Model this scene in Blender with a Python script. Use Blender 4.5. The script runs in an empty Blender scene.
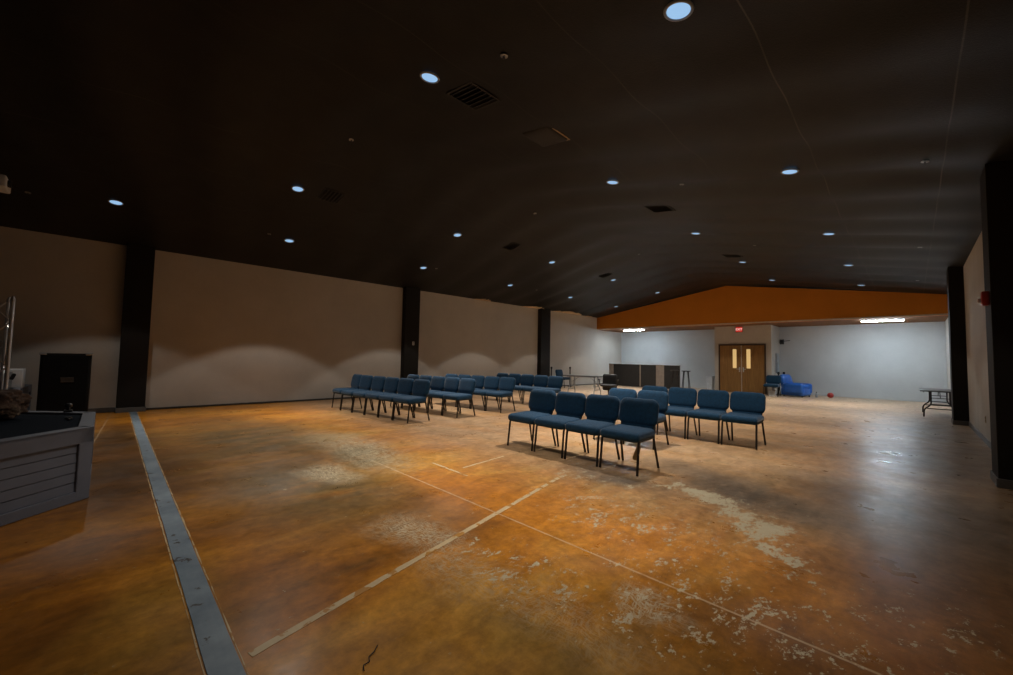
import bpy, bmesh, math, random
from mathutils import Vector, Matrix, noise
random.seed(7)
PI = math.pi
S = bpy.context.scene
C = S.collection

# ------------------------------------------------------------------ camera, world, exposure
YAW, PITCH, ROLL, FPX = 0.7921, 0.0518, 0.0197, 400.0
EYE = Vector((0, 0, 1.32))
Fv = Vector((-math.sin(YAW)*math.cos(PITCH), math.cos(YAW)*math.cos(PITCH), math.sin(PITCH)))
R0 = Vector((math.cos(YAW), math.sin(YAW), 0)); U0 = R0.cross(Fv)
Rv = R0*math.cos(ROLL)+U0*math.sin(ROLL); Uv = -R0*math.sin(ROLL)+U0*math.cos(ROLL)
cd = bpy.data.cameras.new('camera'); cam = bpy.data.objects.new('camera', cd); C.objects.link(cam)
M = Matrix((Rv, Uv, -Fv)).transposed().to_4x4(); M.translation = EYE
cam.matrix_world = M
cd.sensor_fit = 'HORIZONTAL'; cd.sensor_width = 36; cd.lens = 36*FPX/1013
cd.clip_start = .05; cd.clip_end = 200
S.camera = cam
W = bpy.data.worlds.new('world'); S.world = W; W.use_nodes = True
W.node_tree.nodes['Background'].inputs[0].default_value = (.5, .45, .4, 1)
W.node_tree.nodes['Background'].inputs[1].default_value = 0.01
S.view_settings.view_transform = 'Standard'; S.view_settings.look = 'None'
S.view_settings.gamma = 1; S.view_settings.use_curve_mapping = False
S.view_settings.exposure = 0.0
SPOT_W = 740.0; BEAM = [(.63, .155), (.68, .13), (.75, .115), (.82, .19), (.90, .36), (.965, .66), (1.0, 1.0)]; SPOT_COL = (1, .95, .87); LENS_COL = (.30, .52, .80); LENS_STR = 1.0
STRIP_STR = 165.0; STRIP_COL = (.72, .88, 1.0)

# ------------------------------------------------------------------ dimensions of the hall
XL, XR = -12.092, .884
ZE, ZR = 3.629, 4.657
XM = (XL+XR)/2; K = (ZR-ZE)/(XM-XL)
YS, ZS, YB = 18.874, 2.97, 21.512
Y0 = -7.0
def zc(x): return ZR-K*abs(x-XM)

# ------------------------------------------------------------------ material helpers
def nt(name):
    m = bpy.data.materials.new(name); m.use_nodes = True
    t = m.node_tree; b = t.nodes['Principled BSDF']
    return m, t, b
class G:
    """small node-graph helper"""
    def __init__(s, t): s.t = t
    def n(s, kind, **kw):
        x = s.t.nodes.new(kind)
        for k, v in kw.items():
            if k.startswith('_'): setattr(x, k[1:], v)
        return x
    def link(s, a, b): s.t.links.new(a, b)
    def put(s, sock, v):
        if hasattr(v, 'is_output'): s.link(v, sock)
        else: sock.default_value = v
    def math(s, op, a, b=0.0, clamp=False):
        x = s.n('ShaderNodeMath'); x.operation = op; x.use_clamp = clamp
        s.put(x.inputs[0], a); s.put(x.inputs[1], b); return x.outputs[0]
    def mix(s, f, a, b, mode='MIX'):
        x = s.n('ShaderNodeMix'); x.data_type = 'RGBA'; x.blend_type = mode
        s.put(x.inputs[0], f)
        for i, v in ((6, a), (7, b)):
            if isinstance(v, tuple): v = v if len(v) == 4 else v+(1,)
            s.put(x.inputs[i], v)
        return x.outputs[2]
    def pos(s): return s.n('ShaderNodeTexCoord').outputs['Object']
    def noise(s, vec, scale, detail=4, rough=.55, dist=0.0):
        x = s.n('ShaderNodeTexNoise'); s.link(vec, x.inputs['Vector'])
        x.inputs['Scale'].default_value = scale; x.inputs['Detail'].default_value = detail
        x.inputs['Roughness'].default_value = rough; x.inputs['Distortion'].default_value = dist
        return x.outputs[0]
    def scale(s, vec, sc, loc=(0, 0, 0), rot=(0, 0, 0)):
        x = s.n('ShaderNodeMapping'); s.link(vec, x.inputs[0])
        x.inputs['Scale'].default_value = sc; x.inputs['Location'].default_value = loc; x.inputs['Rotation'].default_value = rot
        return x.outputs[0]
    def rng(s, v, a, b, c=0.0, d=1.0, smooth=False):
        x = s.n('ShaderNodeMapRange'); x.clamp = True
        if smooth: x.interpolation_type = 'SMOOTHSTEP'
        s.put(x.inputs[0], v)
        for i, q in enumerate((a, b, c, d)): s.put(x.inputs[i+1], q)
        return x.outputs[0]
    def ramp(s, v, stops):
        x = s.n('ShaderNodeValToRGB'); s.link(v, x.inputs[0]); e = x.color_ramp.elements
        while len(e) < len(stops): e.new(.5)
        for el, (p, c) in zip(e, stops): el.position = p; el.color = c+(1,)
        return x.outputs[0]
    def xyz(s, vec):
        x = s.n('ShaderNodeSeparateXYZ'); s.link(vec, x.inputs[0]); return x.outputs
    def bump(s, h, strength, dist, b):
        x = s.n('ShaderNodeBump'); s.link(h, x.inputs['Height'])
        x.inputs['Strength'].default_value = strength; x.inputs['Distance'].default_value = dist
        s.link(x.outputs[0], b.inputs['Normal'])

def mat(name, col, rough=.6, metal=0.0, vary=.12, scale=8.0, bump=0.0, bscale=40.0, spec=.5, sheen=0.0, coat=0.0):
    m, t, b = nt(name); g = G(t); p = g.pos()
    n = g.noise(p, scale, 5)
    lo = tuple(c*(1-vary) for c in col); hi = tuple(min(1, c*(1+vary)) for c in col)
    g.link(g.mix(g.rng(n, .3, .7), lo, hi), b.inputs['Base Color'])
    b.inputs['Roughness'].default_value = rough; b.inputs['Metallic'].default_value = metal
    b.inputs['Specular IOR Level'].default_value = spec
    if sheen:
        b.inputs['Sheen Weight'].default_value = sheen; b.inputs['Sheen Roughness'].default_value = .4
    if coat: b.inputs['Coat Weight'].default_value = coat
    if bump: g.bump(g.noise(p, bscale, 3), bump, .01, b)
    return m
def emit(name, col, strength):
    m, t, b = nt(name)
    b.inputs['Base Color'].default_value = tuple(c*.3 for c in col)+(1,)
    b.inputs['Emission Color'].default_value = col+(1,); b.inputs['Emission Strength'].default_value = strength
    return m

def floor_material():
    m, t, b = nt('stained concrete'); g = G(t); p = g.pos()
    warp = g.n('ShaderNodeTexNoise'); g.link(p, warp.inputs['Vector']); warp.inputs['Scale'].default_value = 1.1; warp.inputs['Detail'].default_value = 5
    wv = g.n('ShaderNodeVectorMath'); wv.operation = 'MULTIPLY_ADD'
    g.link(warp.outputs['Color'], wv.inputs[0]); wv.inputs[1].default_value = (.7, .7, 0)
    off = g.n('ShaderNodeVectorMath'); off.operation = 'ADD'; g.link(p, off.inputs[0]); off.inputs[1].default_value = (-.35, -.35, 0)
    g.link(off.outputs[0], wv.inputs[2]); q = wv.outputs[0]          # warped position
    X, Y, Z = g.xyz(p)
    def spot(cx, cy, rx, ry, rot=0.0, src=None):
        mp = g.n('ShaderNodeMapping'); mp.vector_type = 'TEXTURE'
        g.link(src or q, mp.inputs[0]); mp.inputs['Location'].default_value = (cx, cy, 0)
        mp.inputs['Rotation'].default_value = (0, 0, rot); mp.inputs['Scale'].default_value = (rx, ry, 1)
        ln = g.n('ShaderNodeVectorMath'); ln.operation = 'LENGTH'
        g.link(mp.outputs[0], ln.inputs[0])
        return g.rng(ln.outputs['Value'], 1.0, .15, 0, 1, True)
    def add(*vs):
        r = vs[0]
        for v in vs[1:]: r = g.math('MAXIMUM', r, v)
        return r
    # acid stain clouds
    n1 = g.noise(g.scale(p, (1, .5, 1), rot=(0, 0, .5)), .55, 7, .58, .7)
    n2 = g.noise(g.scale(p, (1, .35, 1), rot=(0, 0, .75)), 2.2, 8, .62, .5)
    v = g.math('ADD', g.math('MULTIPLY', n1, .62), g.math('MULTIPLY', n2, .38))
    col = g.ramp(v, [(.32, (.16, .070, .013)), (.42, (.34, .118, .011)), (.50, (.50, .185, .015)), (.58, (.54, .24, .030)), (.68, (.52, .30, .085))])
    # olive-brown clouds on the left, ochre near the front, rust to the right
    olive = g.math('MULTIPLY', add(spot(-4.4, 1.5, 2.8, 1.5, .2), spot(-7.0, 1.6, 4.4, 2.0), spot(-5.2, 2.4, 1.5, .8), spot(-1.3, 1.42, .5, .3)), g.rng(n2, .30, .50, .6, 1))
    col = g.mix(g.math('MULTIPLY', olive, .93), col, (.095, .066, .027))
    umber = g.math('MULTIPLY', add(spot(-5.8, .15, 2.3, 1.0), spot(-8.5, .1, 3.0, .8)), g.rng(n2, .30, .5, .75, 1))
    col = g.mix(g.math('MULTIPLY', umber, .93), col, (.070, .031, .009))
    ochre = g.math('MULTIPLY', add(spot(-1.4, 1.15, 1.1, .8), spot(-2.6, .3, 1.2, .45)), .6)
    col = g.mix(ochre, col, (.50, .25, .035))
    rust = g.math('MULTIPLY', add(spot(-1.7, 3.0, 1.7, .8), spot(-.5, 2.4, 1.2, .6), spot(-3.2, 2.6, 1.2, .5)), .6)
    col = g.mix(rust, col, (.55, .185, .013))
    # foot-worn tan where the seating stands and on to the far end
    traf = g.math('MULTIPLY', g.rng(Y, 2.5, 4.6, 0, 1, True), g.rng(g.noise(g.scale(p, (.5, 1.2, 1)), 1.3, 7, .62), .30, .55, .6, 1))
    col = g.mix(g.math('MULTIPLY', traf, .85), col, (.40, .265, .155))
    band = g.math('MULTIPLY', g.rng(Y, 4.5, 8, 0, 1), g.rng(g.noise(g.scale(p, (.12, 1.4, 1)), 1.0, 4), .45, .65))
    col = g.mix(g.math('MULTIPLY', band, .5), col, (.27, .15, .075))
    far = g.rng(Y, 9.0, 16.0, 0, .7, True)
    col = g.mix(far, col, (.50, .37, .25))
    grey = add(spot(-1.2, 4.7, 1.7, .7, -.4), spot(0, 5.4, 1.5, 1.6), spot(.2, 9.0, 1.3, 4.5), spot(-2.4, 4.1, 1.0, .35), spot(.3, 12, 1.2, 5))
    col = g.mix(g.math('MULTIPLY', grey, g.rng(n2, .3, .6, .55, .95)), col, (.14, .105, .075))
    brown = add(spot(-.2, 2.2, 1.5, 1.2), spot(.4, 3.4, 1.1, 2.0))  # brown floor at the near right, with corner vignette shade painted into it
    col = g.mix(g.math('MULTIPLY', brown, g.rng(n2, .3, .6, .35, .8)), col, (.15, .06, .014))
    # fine mottle
    fine = g.noise(p, 14, 8, .7)
    mid = g.noise(g.scale(p, (1.3, .7, 1), rot=(0, 0, .5)), 4.5, 9, .72, .4)
    col = g.mix(.75, col, g.mix(g.rng(fine, .3, .7), (.60, .58, .55), (1.25, 1.26, 1.28)), 'MULTIPLY')
    col = g.mix(.6, col, g.mix(g.rng(mid, .34, .66), (.55, .52, .48), (1.38, 1.40, 1.45)), 'MULTIPLY')
    # bare, worn-through patches: mottled edges, denser inside each field
    c1 = g.rng(g.noise(g.scale(p, (1.25, .8, 1), rot=(0, 0, -.6)), 6.0, 10, .72, .2), .32, .68)
    c2 = g.rng(g.noise(g.scale(p, (1.2, .8, 1), rot=(0, 0, -.6)), 30, 6, .7), .30, .70)
    chip = g.math('ADD', g.math('MULTIPLY', c1, .50), g.math('MULTIPLY', c2, .50))
    big = add(spot(-.95, 3.85, .75, .36, -.75), spot(-1.5, 4.3, .8, .32, -.5), spot(-.66, 3.42, .48, .17, -.8))
    f1 = g.math('MULTIPLY', big, .44)
    light = add(spot(-1.6, 3.2, 1.9, .8), spot(-.6, 2.5, 1.6, .8), spot(-2.6, 3.9, 1.3, .5), spot(-.9, 2.0, .8, .35), spot(-1.7, 1.9, 1.0, .55), g.math('MULTIPLY', spot(.1, 2.9, .8, .8), .72), spot(-1.6, 4.3, 1.3, .5))
    f2 = g.math('MULTIPLY', light, .205)
    thr = g.math('SUBTRACT', .80, g.math('MAXIMUM', f1, f2))
    worn = g.rng(g.math('SUBTRACT', chip, thr), 0, .05)
    # scuffed fields: hatch of fine scratches both ways
    s1 = g.noise(g.scale(q, (70, 12, 1), rot=(0, 0, .4)), 1.0, 4, .7)
    s2 = g.noise(g.scale(q, (12, 70, 1), rot=(0, 0, -.3)), 1.0, 4, .7)
    hat = g.math('MAXIMUM', g.rng(s1, .48, .60), g.rng(s2, .48, .60))
    sf = add(spot(-2.55, 1.75, .75, .42), g.math('MULTIPLY', spot(-2.0, 1.60, .65, .40), .6), spot(-4.6, 1.9, .75, .4), g.math('MULTIPLY', spot(-1.35, 1.75, .7, .4), .45), spot(-.98, 2.2, .3, .2), spot(-5.6, 2.6, 2.2, .7))
    scuff = g.math('MULTIPLY', g.math('MULTIPLY', hat, sf), 1.0)
    allsc = g.math('MULTIPLY', g.rng(g.math('MAXIMUM', s1, s2), .66, .74), .25)
    bare = g.math('MAXIMUM', worn, g.math('MAXIMUM', scuff, allsc), True)
    col = g.mix(g.math('MULTIPLY', bare, .9), col, g.mix(fine, (.40, .33, .20), (.56, .47, .31)))
    # control joint along y = 2.41 and an old pencil line by the stage
    jy = g.math('ABSOLUTE', g.math('SUBTRACT', Y, 2.41))
    j = g.math('MULTIPLY', g.rng(jy, .010, .006), g.rng(X, -5.1, -4.5))
    j2 = g.math('MULTIPLY', g.rng(g.math('ABSOLUTE', g.math('SUBTRACT', g.math('ADD', Y, g.math('MULTIPLY', X, .0495)), -.52)), .012, .006), g.rng(X, -6.6, -7.0))
    jj = g.math('MULTIPLY', g.math('MAXIMUM', j, g.math('MULTIPLY', j2, .45)), g.rng(fine, .3, .5, .25, .65))
    col = g.mix(jj, col, (.56, .40, .24))
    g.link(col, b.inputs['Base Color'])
    r = g.rng(g.noise(p, 2.3, 8, .65), .3, .7, .24, .44)
    r = g.math('ADD', r, g.math('MULTIPLY', bare, .25))
    g.link(r, b.inputs['Roughness'])
    b.inputs['Specular IOR Level'].default_value = .42
    h = g.math('SUBTRACT', g.math('MULTIPLY', fine, .5), g.math('MULTIPLY', bare, .4))
    g.bump(h, .12, .01, b)
    return m

def ceiling_material():
    m, t, b = nt('dark ceiling facing'); g = G(t); p = g.pos(); X, Y, Z = g.xyz(p)
    n = g.noise(p, 3, 5)
    col = g.mix(g.rng(n, .3, .7), (.013, .0125, .012), (.020, .019, .018))
    def seam(x): return g.rng(g.math('ABSOLUTE', g.math('SUBTRACT', X, x)), .008, .004)
    s = g.math('MAXIMUM', seam(-.82), seam(.32))
    for x in (-2.0, -3.2, -4.4, -6.8, -8.0, -9.2, -10.4): s = g.math('MAXIMUM', s, g.math('MULTIPLY', seam(x), .45))
    col = g.mix(g.math('MULTIPLY', s, g.rng(g.noise(p, 1.2, 3), .35, .65, .15, .8)), col, (.10, .085, .07))
    g.link(col, b.inputs['Base Color']); b.inputs['Roughness'].default_value = .48; b.inputs['Specular IOR Level'].default_value = .17
    g.bump(g.noise(p, 60, 4), .25, .01, b)
    return m

def wall_material(name, col, streak=0.0):
    m, t, b = nt(name); g = G(t); p = g.pos()
    n = g.noise(p, 1.2, 6, .6); f = g.noise(p, 18, 4)
    c = g.mix(g.rng(n, .3, .7), tuple(x*.93 for x in col), tuple(x*1.05 for x in col))
    c = g.mix(.3, c, g.mix(f, (.85, .85, .85), (1.1, 1.1, 1.1)), 'MULTIPLY')
    if streak:
        s = g.noise(g.scale(p, (1, 9, .25)), 1.6, 4)
        c = g.mix(g.math('MULTIPLY', g.rng(s, .5, .7), streak), c, tuple(x*.7 for x in col))
    g.link(c, b.inputs['Base Color']); b.inputs['Roughness'].default_value = .75; b.inputs['Specular IOR Level'].default_value = .3
    g.bump(g.noise(p, 90, 3), .12, .004, b)
    return m

def wood_material(name, dark, light):
    m, t, b = nt(name); g = G(t); p = g.pos()
    n = g.noise(g.scale(p, (9, 9, .8)), 2.2, 6, .6, .8)
    g.link(g.mix(g.rng(n, .3, .7), dark, light), b.inputs['Base Color'])
    b.inputs['Roughness'].default_value = .45
    return m

def tape_material(name, base, pale, chipcol, amount):
    m, t, b = nt(name); g = G(t); p = g.pos()
    n = g.noise(p, 3.0, 8, .65); f = g.noise(g.scale(p, (2, 30, 1)), 2.0, 5)
    c = g.mix(g.rng(n, .35, .65), base, pale)
    c = g.mix(.4, c, g.mix(f, (.75, .75, .75), (1.2, 1.2, 1.2)), 'MULTIPLY')
    ch = g.rng(g.noise(p, 9, 8, .6), .53+.2*(1-amount), .56+.2*(1-amount))
    c = g.mix(ch, c, chipcol)
    g.link(c, b.inputs['Base Color']); b.inputs['Roughness'].default_value = .42
    return m

MT = dict(
    floor=floor_material(), ceiling=ceiling_material(),
    wall=wall_material('painted drywall', (.53, .49, .44)),
    wallr=wall_material('right drywall', (.50, .46, .41), .5),
    wallb=wall_material('back drywall', (.56, .57, .57)),
    vest=wall_material('vestibule drywall', (.50, .45, .39)),
    dark=wall_material('black carpeted pilaster', (.010, .0085, .007)),
    stagewall=wall_material('stage drape wall', (.03, .027, .025)),
    orange=wall_material('burnt orange paint', (.60, .20, .014)),
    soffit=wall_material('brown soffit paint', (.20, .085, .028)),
    trimp=mat('pale trim paint', (.62, .53, .45), .5),
    base=mat('grey vinyl baseboard', (.13, .125, .12), .5),
    based=mat('dark vinyl baseboard', (.05, .045, .04), .5),
    fabric=mat('teal blue upholstery', (.0034, .033, .074), .8, vary=.22, scale=30, bump=.25, bscale=220, spec=.25, sheen=.2),
    metal=mat('dark bronze tube', (.020, .016, .013), .38, .35, spec=.5),
    black=mat('black plastic', (.012, .012, .013), .45),
    tolex=mat('black vinyl covering', (.006, .006, .006), .6, bump=.4, bscale=160, spec=.15),
    grille=mat('black grille cloth', (.005, .005, .005), .85, bump=.5, bscale=260, spec=.1),
    steel=mat('brushed aluminium', (.55, .55, .55), .38, .45),
    chrome=mat('corner steel', (.42, .42, .42), .35, .8),
    white=mat('white plastic', (.62, .64, .66), .5),
    grey=mat('grey enamel', (.33, .35, .37), .5),
    siding=mat('pale grey painted siding', (.135, .142, .172), .55, vary=.06),
    carpet=mat('navy stage carpet', (.010, .014, .021), .95, bump=.6, bscale=180, spec=.1),
    rock=None, leaf=mat('artificial leaf green', (.05, .09, .04), .6, vary=.4),
    petal=mat('pale petals', (.55, .52, .42), .6),
    oak=wood_material('brown oak veneer', (.20, .095, .024), (.32, .165, .045)),
    oakd=wood_material('dark oak frame', (.035, .018, .009), (.055, .028, .013)),
    tabletop=mat('grey laminate', (.26, .27, .28), .4),
    tabled=mat('dark laminate', (.07, .07, .07), .4),
    panel=mat('dark charcoal panel', (.016, .0155, .016), .7),
    beige=mat('raw birch board', (.26, .22, .19), .6),
    satin=mat('bright blue vinyl', (.012, .10, .42), .38, vary=.2, scale=4, coat=.1),
    red=mat('glossy red rubber', (.33, .018, .014), .35),
    badge=mat('dull badge metal', (.06, .055, .05), .4, .5),
    redd=mat('red enamel', (.34, .024, .016), .4),
    frost=mat('strobe lens', (.7, .7, .72), .3),
    tan=mat('tan wicker', (.34, .25, .13), .6),
    flap=mat('torn tan backing', (.66, .50, .32), .8, vary=.3, scale=14),
    duct=tape_material('silver duct tape', (.135, .175, .215), (.24, .29, .33), (.06, .05, .045), .5),
    residue=tape_material('old masking tape', (.50, .345, .175), (.60, .45, .26), (.42, .19, .035), .95),
    lens=emit('downlight lens', LENS_COL, LENS_STR),
    tubeglow=emit('fluorescent diffuser', STRIP_COL, STRIP_STR),
    exitred=emit('exit letters', (1.0, .16, .10), 1.6),
    exitface=emit('exit sign face', (.75, .05, .03), .55),
    warmglass=emit('lit corridor glass', (.95, .62, .25), .62),
)
def rock_material():
    m, t, b = nt('rough brown bark'); g = G(t); p = g.pos()
    n = g.noise(p, 7, 9, .7, .6)
    g.link(g.ramp(n, [(.3, (.03, .018, .012)), (.48, (.10, .055, .035)), (.6, (.20, .13, .08)), (.75, (.34, .27, .19))]), b.inputs['Base Color'])
    b.inputs['Roughness'].default_value = .9; g.bump(g.noise(p, 18, 8, .7), .8, .02, b)
    return m
MT['rock'] = rock_material()

# ------------------------------------------------------------------ mesh helpers
def append(bm, tmp, mtx=None):
    if mtx is not None: bmesh.ops.transform(tmp, matrix=mtx, verts=tmp.verts)
    me = bpy.data.meshes.new('t'); tmp.to_mesh(me); tmp.free(); bm.from_mesh(me); bpy.data.meshes.remove(me)
def box(bm, c, s, r=0.0, seg=2, mtx=None):
    t = bmesh.new(); bmesh.ops.create_cube(t, size=1)
    bmesh.ops.scale(t, vec=s, verts=t.verts)
    if r: bmesh.ops.bevel(t, geom=t.edges[:], offset=r, segments=seg, profile=.5, affect='EDGES')
    bmesh.ops.translate(t, vec=c, verts=t.verts); append(bm, t, mtx)
def tube(bm, pts, r, n=8, closed=False):
    pts = [Vector(p) for p in pts]; rings = []; N = len(pts); nrm = None
    for i, p in enumerate(pts):
        a = pts[i-1] if (i or closed) else p; b_ = pts[(i+1) % N] if (i < N-1 or closed) else p
        d = (b_-a).normalized()
        if nrm is None: nrm = d.orthogonal().normalized()
        nrm = (nrm-d*nrm.dot(d)).normalized(); bi = d.cross(nrm)
        rr = r[i] if isinstance(r, (list, tuple)) else r
        rings.append([bm.verts.new(p+(nrm*math.cos(2*PI*k/n)+bi*math.sin(2*PI*k/n))*rr) for k in range(n)])
    for i in range(N if closed else N-1):
        A, B = rings[i], rings[(i+1) % N]
        for k in range(n): bm.faces.new((A[k], A[(k+1) % n], B[(k+1) % n], B[k]))
    if not closed: bm.faces.new(rings[0][::-1]); bm.faces.new(rings[-1])
def bend(pts, rad=.04, n=4):
    """round the corners of a polyline"""
    P = [Vector(p) for p in pts]; out = [P[0]]
    for i in range(1, len(P)-1):
        a = (P[i-1]-P[i]); b_ = (P[i+1]-P[i]); k = min(rad, a.length*.45, b_.length*.45)
        A = P[i]+a.normalized()*k; B = P[i]+b_.normalized()*k
        for j in range(n+1):
            t = j/n; out.append(A*(1-t)**2+P[i]*2*t*(1-t)+B*t*t)
    out.append(P[-1]); return out
def lathe(bm, prof, n=16, mtx=None):
    t = bmesh.new(); rings = []
    for r, z in prof:
        if r < 1e-6: rings.append([t.verts.new((0, 0, z))])
        else: rings.append([t.verts.new((r*math.cos(2*PI*k/n), r*math.sin(2*PI*k/n), z)) for k in range(n)])
    for A, B in zip(rings, rings[1:]):
        for k in range(n):
            a = [A[k % len(A)], A[(k+1) % len(A)], B[(k+1) % len(B)], B[k % len(B)]]
            f = []
            for v in a:
                if v not in f: f.append(v)
            if len(f) > 2: t.faces.new(f)
    bmesh.ops.recalc_face_normals(t, faces=t.faces); append(bm, t, mtx)
def pillow(bm, w, h, th, cr, mtx=None, top=1.0, power=5.0, n=8):
    """puffy cushion in the XY plane, rounded-rectangle outline, seam round its edge; top scales the +Y end's width"""
    t = bmesh.new(); out = []
    for cx, cy, a0 in ((1, 1, 0), (-1, 1, PI/2), (-1, -1, PI), (1, -1, 1.5*PI)):
        for k in range(n+1):
            a = a0+PI/2*k/n
            out.append(Vector((cx*(w/2-cr)+cr*math.cos(a), cy*(h/2-cr)+cr*math.sin(a), 0)))
    out = [Vector((p.x*(1+(top-1)*(p.y/h+.5)), p.y, 0)) for p in out]
    rhos = (1.0, .985, .95, .88, .7, .4); N = len(out)
    def ring(rho, sgn):
        # shrink by an inset rather than a scale so that the crown keeps its outline
        z = th/2*(1-rho**power)**.5*sgn
        return [t.verts.new((p.x*rho, p.y*rho, z)) for p in out]
    seam = ring(1.0, 1)
    for sgn in (1, -1):
        prev = seam
        for rho in rhos[1:]:
            cur = ring(rho, sgn)
            for k in range(N):
                q = (prev[k], prev[(k+1) % N], cur[(k+1) % N], cur[k])
                t.faces.new(q if sgn > 0 else q[::-1])
            prev = cur
        c = t.verts.new((0, 0, th/2*sgn))
        for k in range(N):
            q = (prev[k], prev[(k+1) % N], c)
            t.faces.new(q if sgn > 0 else q[::-1])
    append(bm, t, mtx)
def prism(bm, poly, z0, z1, mtx=None):
    t = bmesh.new()
    a = [t.verts.new((x, y, z0)) for x, y in poly]; b_ = [t.verts.new((x, y, z1)) for x, y in poly]; n = len(poly)
    t.faces.new(a[::-1]); t.faces.new(b_)
    for k in range(n): t.faces.new((a[k], a[(k+1) % n], b_[(k+1) % n], b_[k]))
    bmesh.ops.recalc_face_normals(t, faces=t.faces); append(bm, t, mtx)
def obj(name, bm, m, parent=None, smooth=False, label=None):
    me = bpy.data.meshes.new(name); bm.to_mesh(me); bm.free()
    me.materials.append(m)
    if smooth:
        for f in me.polygons: f.use_smooth = True
        if smooth != 2: me.set_sharp_from_angle(angle=math.radians(40))
    o = bpy.data.objects.new(name, me); C.objects.link(o)
    if parent: o.parent = parent
    if label: o['label'] = label
    return o
def tag(o, label, cat, group=None):
    o['label'] = label; o['category'] = cat
    if group: o['group'] = group
    return o
def thing(name, label, cat, loc=(0, 0, 0), rotz=0.0, group=None):
    o = bpy.data.objects.new(name, None); C.objects.link(o); o.empty_display_size = .1
    o.location = loc; o.rotation_euler = (0, 0, rotz)
    return tag(o, label, cat, group)
def struct(name, bm, m, parent=None, smooth=False):
    o = obj(name, bm, m, parent, smooth)
    if not parent: o['kind'] = 'structure'
    return o
def dup(root, loc, rotz=None, label=None, group=None, rot=None):
    r = root.copy(); C.objects.link(r); r.location = loc
    if rot is not None: r.rotation_euler = rot
    elif rotz is not None: r.rotation_euler = (0, 0, rotz)
    if label: r['label'] = label
    if group: r['group'] = group
    for ch in list(root.children):
        c = ch.copy(); C.objects.link(c); c.parent = r
        for gch in list(ch.children):
            d = gch.copy(); C.objects.link(d); d.parent = c
    return r
B = bmesh.new
def RX(a): return Matrix.Rotation(a, 4, 'X')
def RY(a): return Matrix.Rotation(a, 4, 'Y')
def RZ(a): return Matrix.Rotation(a, 4, 'Z')
def T(*v): return Matrix.Translation(v)

# ------------------------------------------------------------------ the room
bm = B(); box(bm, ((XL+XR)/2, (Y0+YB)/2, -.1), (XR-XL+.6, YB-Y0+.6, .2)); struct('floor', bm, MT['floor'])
# ceiling: two sagging slopes of dark facing, gently wavy between the purlins
bm = B()
ys = [Y0-.2+i*.1 for i in range(int((YS+.3-Y0)/.1)+2)]
xs = [XL-.2, XL]+[XL+(XR-XL)*k/12 for k in range(1, 12)]+[XR, XR+.2]
def sag(x, y):
    d = abs(x-XM); y0 = 2.27+(d-2.14)*.232; c = .5-.5*math.cos(2*PI*(y-y0)/1.213)     # sheets bow up between fixings
    edge = max(0.0, min(1.0, (XR-XM-d)/1.0))*min(1.0, d/1.0)
    return edge*(.11*c*(.7+.6*noise.noise((y*.5, x*.2, 2.0))))
rows = []
for y in ys:
    lo = [bm.verts.new((x, y, zc(x)+sag(x, y)+.004)) for x in xs]
    hi = [bm.verts.new((x, y, zc(x)+.3)) for x in xs]; rows.append((lo, hi))
for (l0, h0), (l1, h1) in zip(rows, rows[1:]):
    for k in range(len(xs)-1):
        bm.faces.new((l0[k], l1[k], l1[k+1], l0[k+1])); bm.faces.new((h0[k], h0[k+1], h1[k+1], h1[k]))
struct('ceiling', bm, MT['ceiling'], None, True)
def wallbox(name, x0, x1, y0, y1, z0, z1, m):
    bm = B(); box(bm, ((x0+x1)/2, (y0+y1)/2, (z0+z1)/2), (x1-x0, y1-y0, z1-z0)); return struct(name, bm, m)
wallbox('wall_left', XL-.2, XL, Y0, YB, 0, ZE+.03, MT['wall'])
wallbox('wall_right', XR, XR+.2, Y0, YB, 0, ZE+.03, MT['wallr'])
wallbox('wall_back', XL-.2, XR+.2, YB, YB+.2, 0, ZS+.2, MT['wallb'])
def gable(name, y0, y1, zb, m):
    bm = B(); prism(bm, [(XL, zb), (XR, zb), (XR, ZE), (XM, ZR), (XL, ZE)], y0, y1, RX(PI/2) @ Matrix.Scale(-1, 4, (0, 0, 1)))
    bmesh.ops.recalc_face_normals(bm, faces=bm.faces)
    return struct(name, bm, m)
gable('wall_front', Y0-.2, Y0, 0, MT['stagewall'])
gable('wall_gable', YS, YS+.15, ZS, MT['orange'])
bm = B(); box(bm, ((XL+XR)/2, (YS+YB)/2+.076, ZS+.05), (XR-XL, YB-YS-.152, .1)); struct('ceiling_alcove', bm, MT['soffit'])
bm = B(); box(bm, ((XL+XR)/2, YS-.008, ZS+.025), (XR-XL, .016, .05), .004); struct('trim_1', bm, MT['trimp'])
# carpeted pilasters
PIL = [('left', .134, .595), ('left', 6.95, 7.50), ('left', 13.94, 14.60), ('right', 7.05, 7.55), ('right', 13.85, 14.40)]
for i, (side, a, b_) in enumerate(PIL):
    x0, x1 = (XL, XL+.22) if side == 'left' else (XR-.24, XR)
    bm = B(); zt = zc(x1 if side == 'left' else x0)
    box(bm, ((x0+x1)/2, (a+b_)/2, zt/2+.05), (x1-x0, b_-a, zt-.1), .006)
    struct('trim_%d' % (i+2), bm, MT['dark'])
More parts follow.
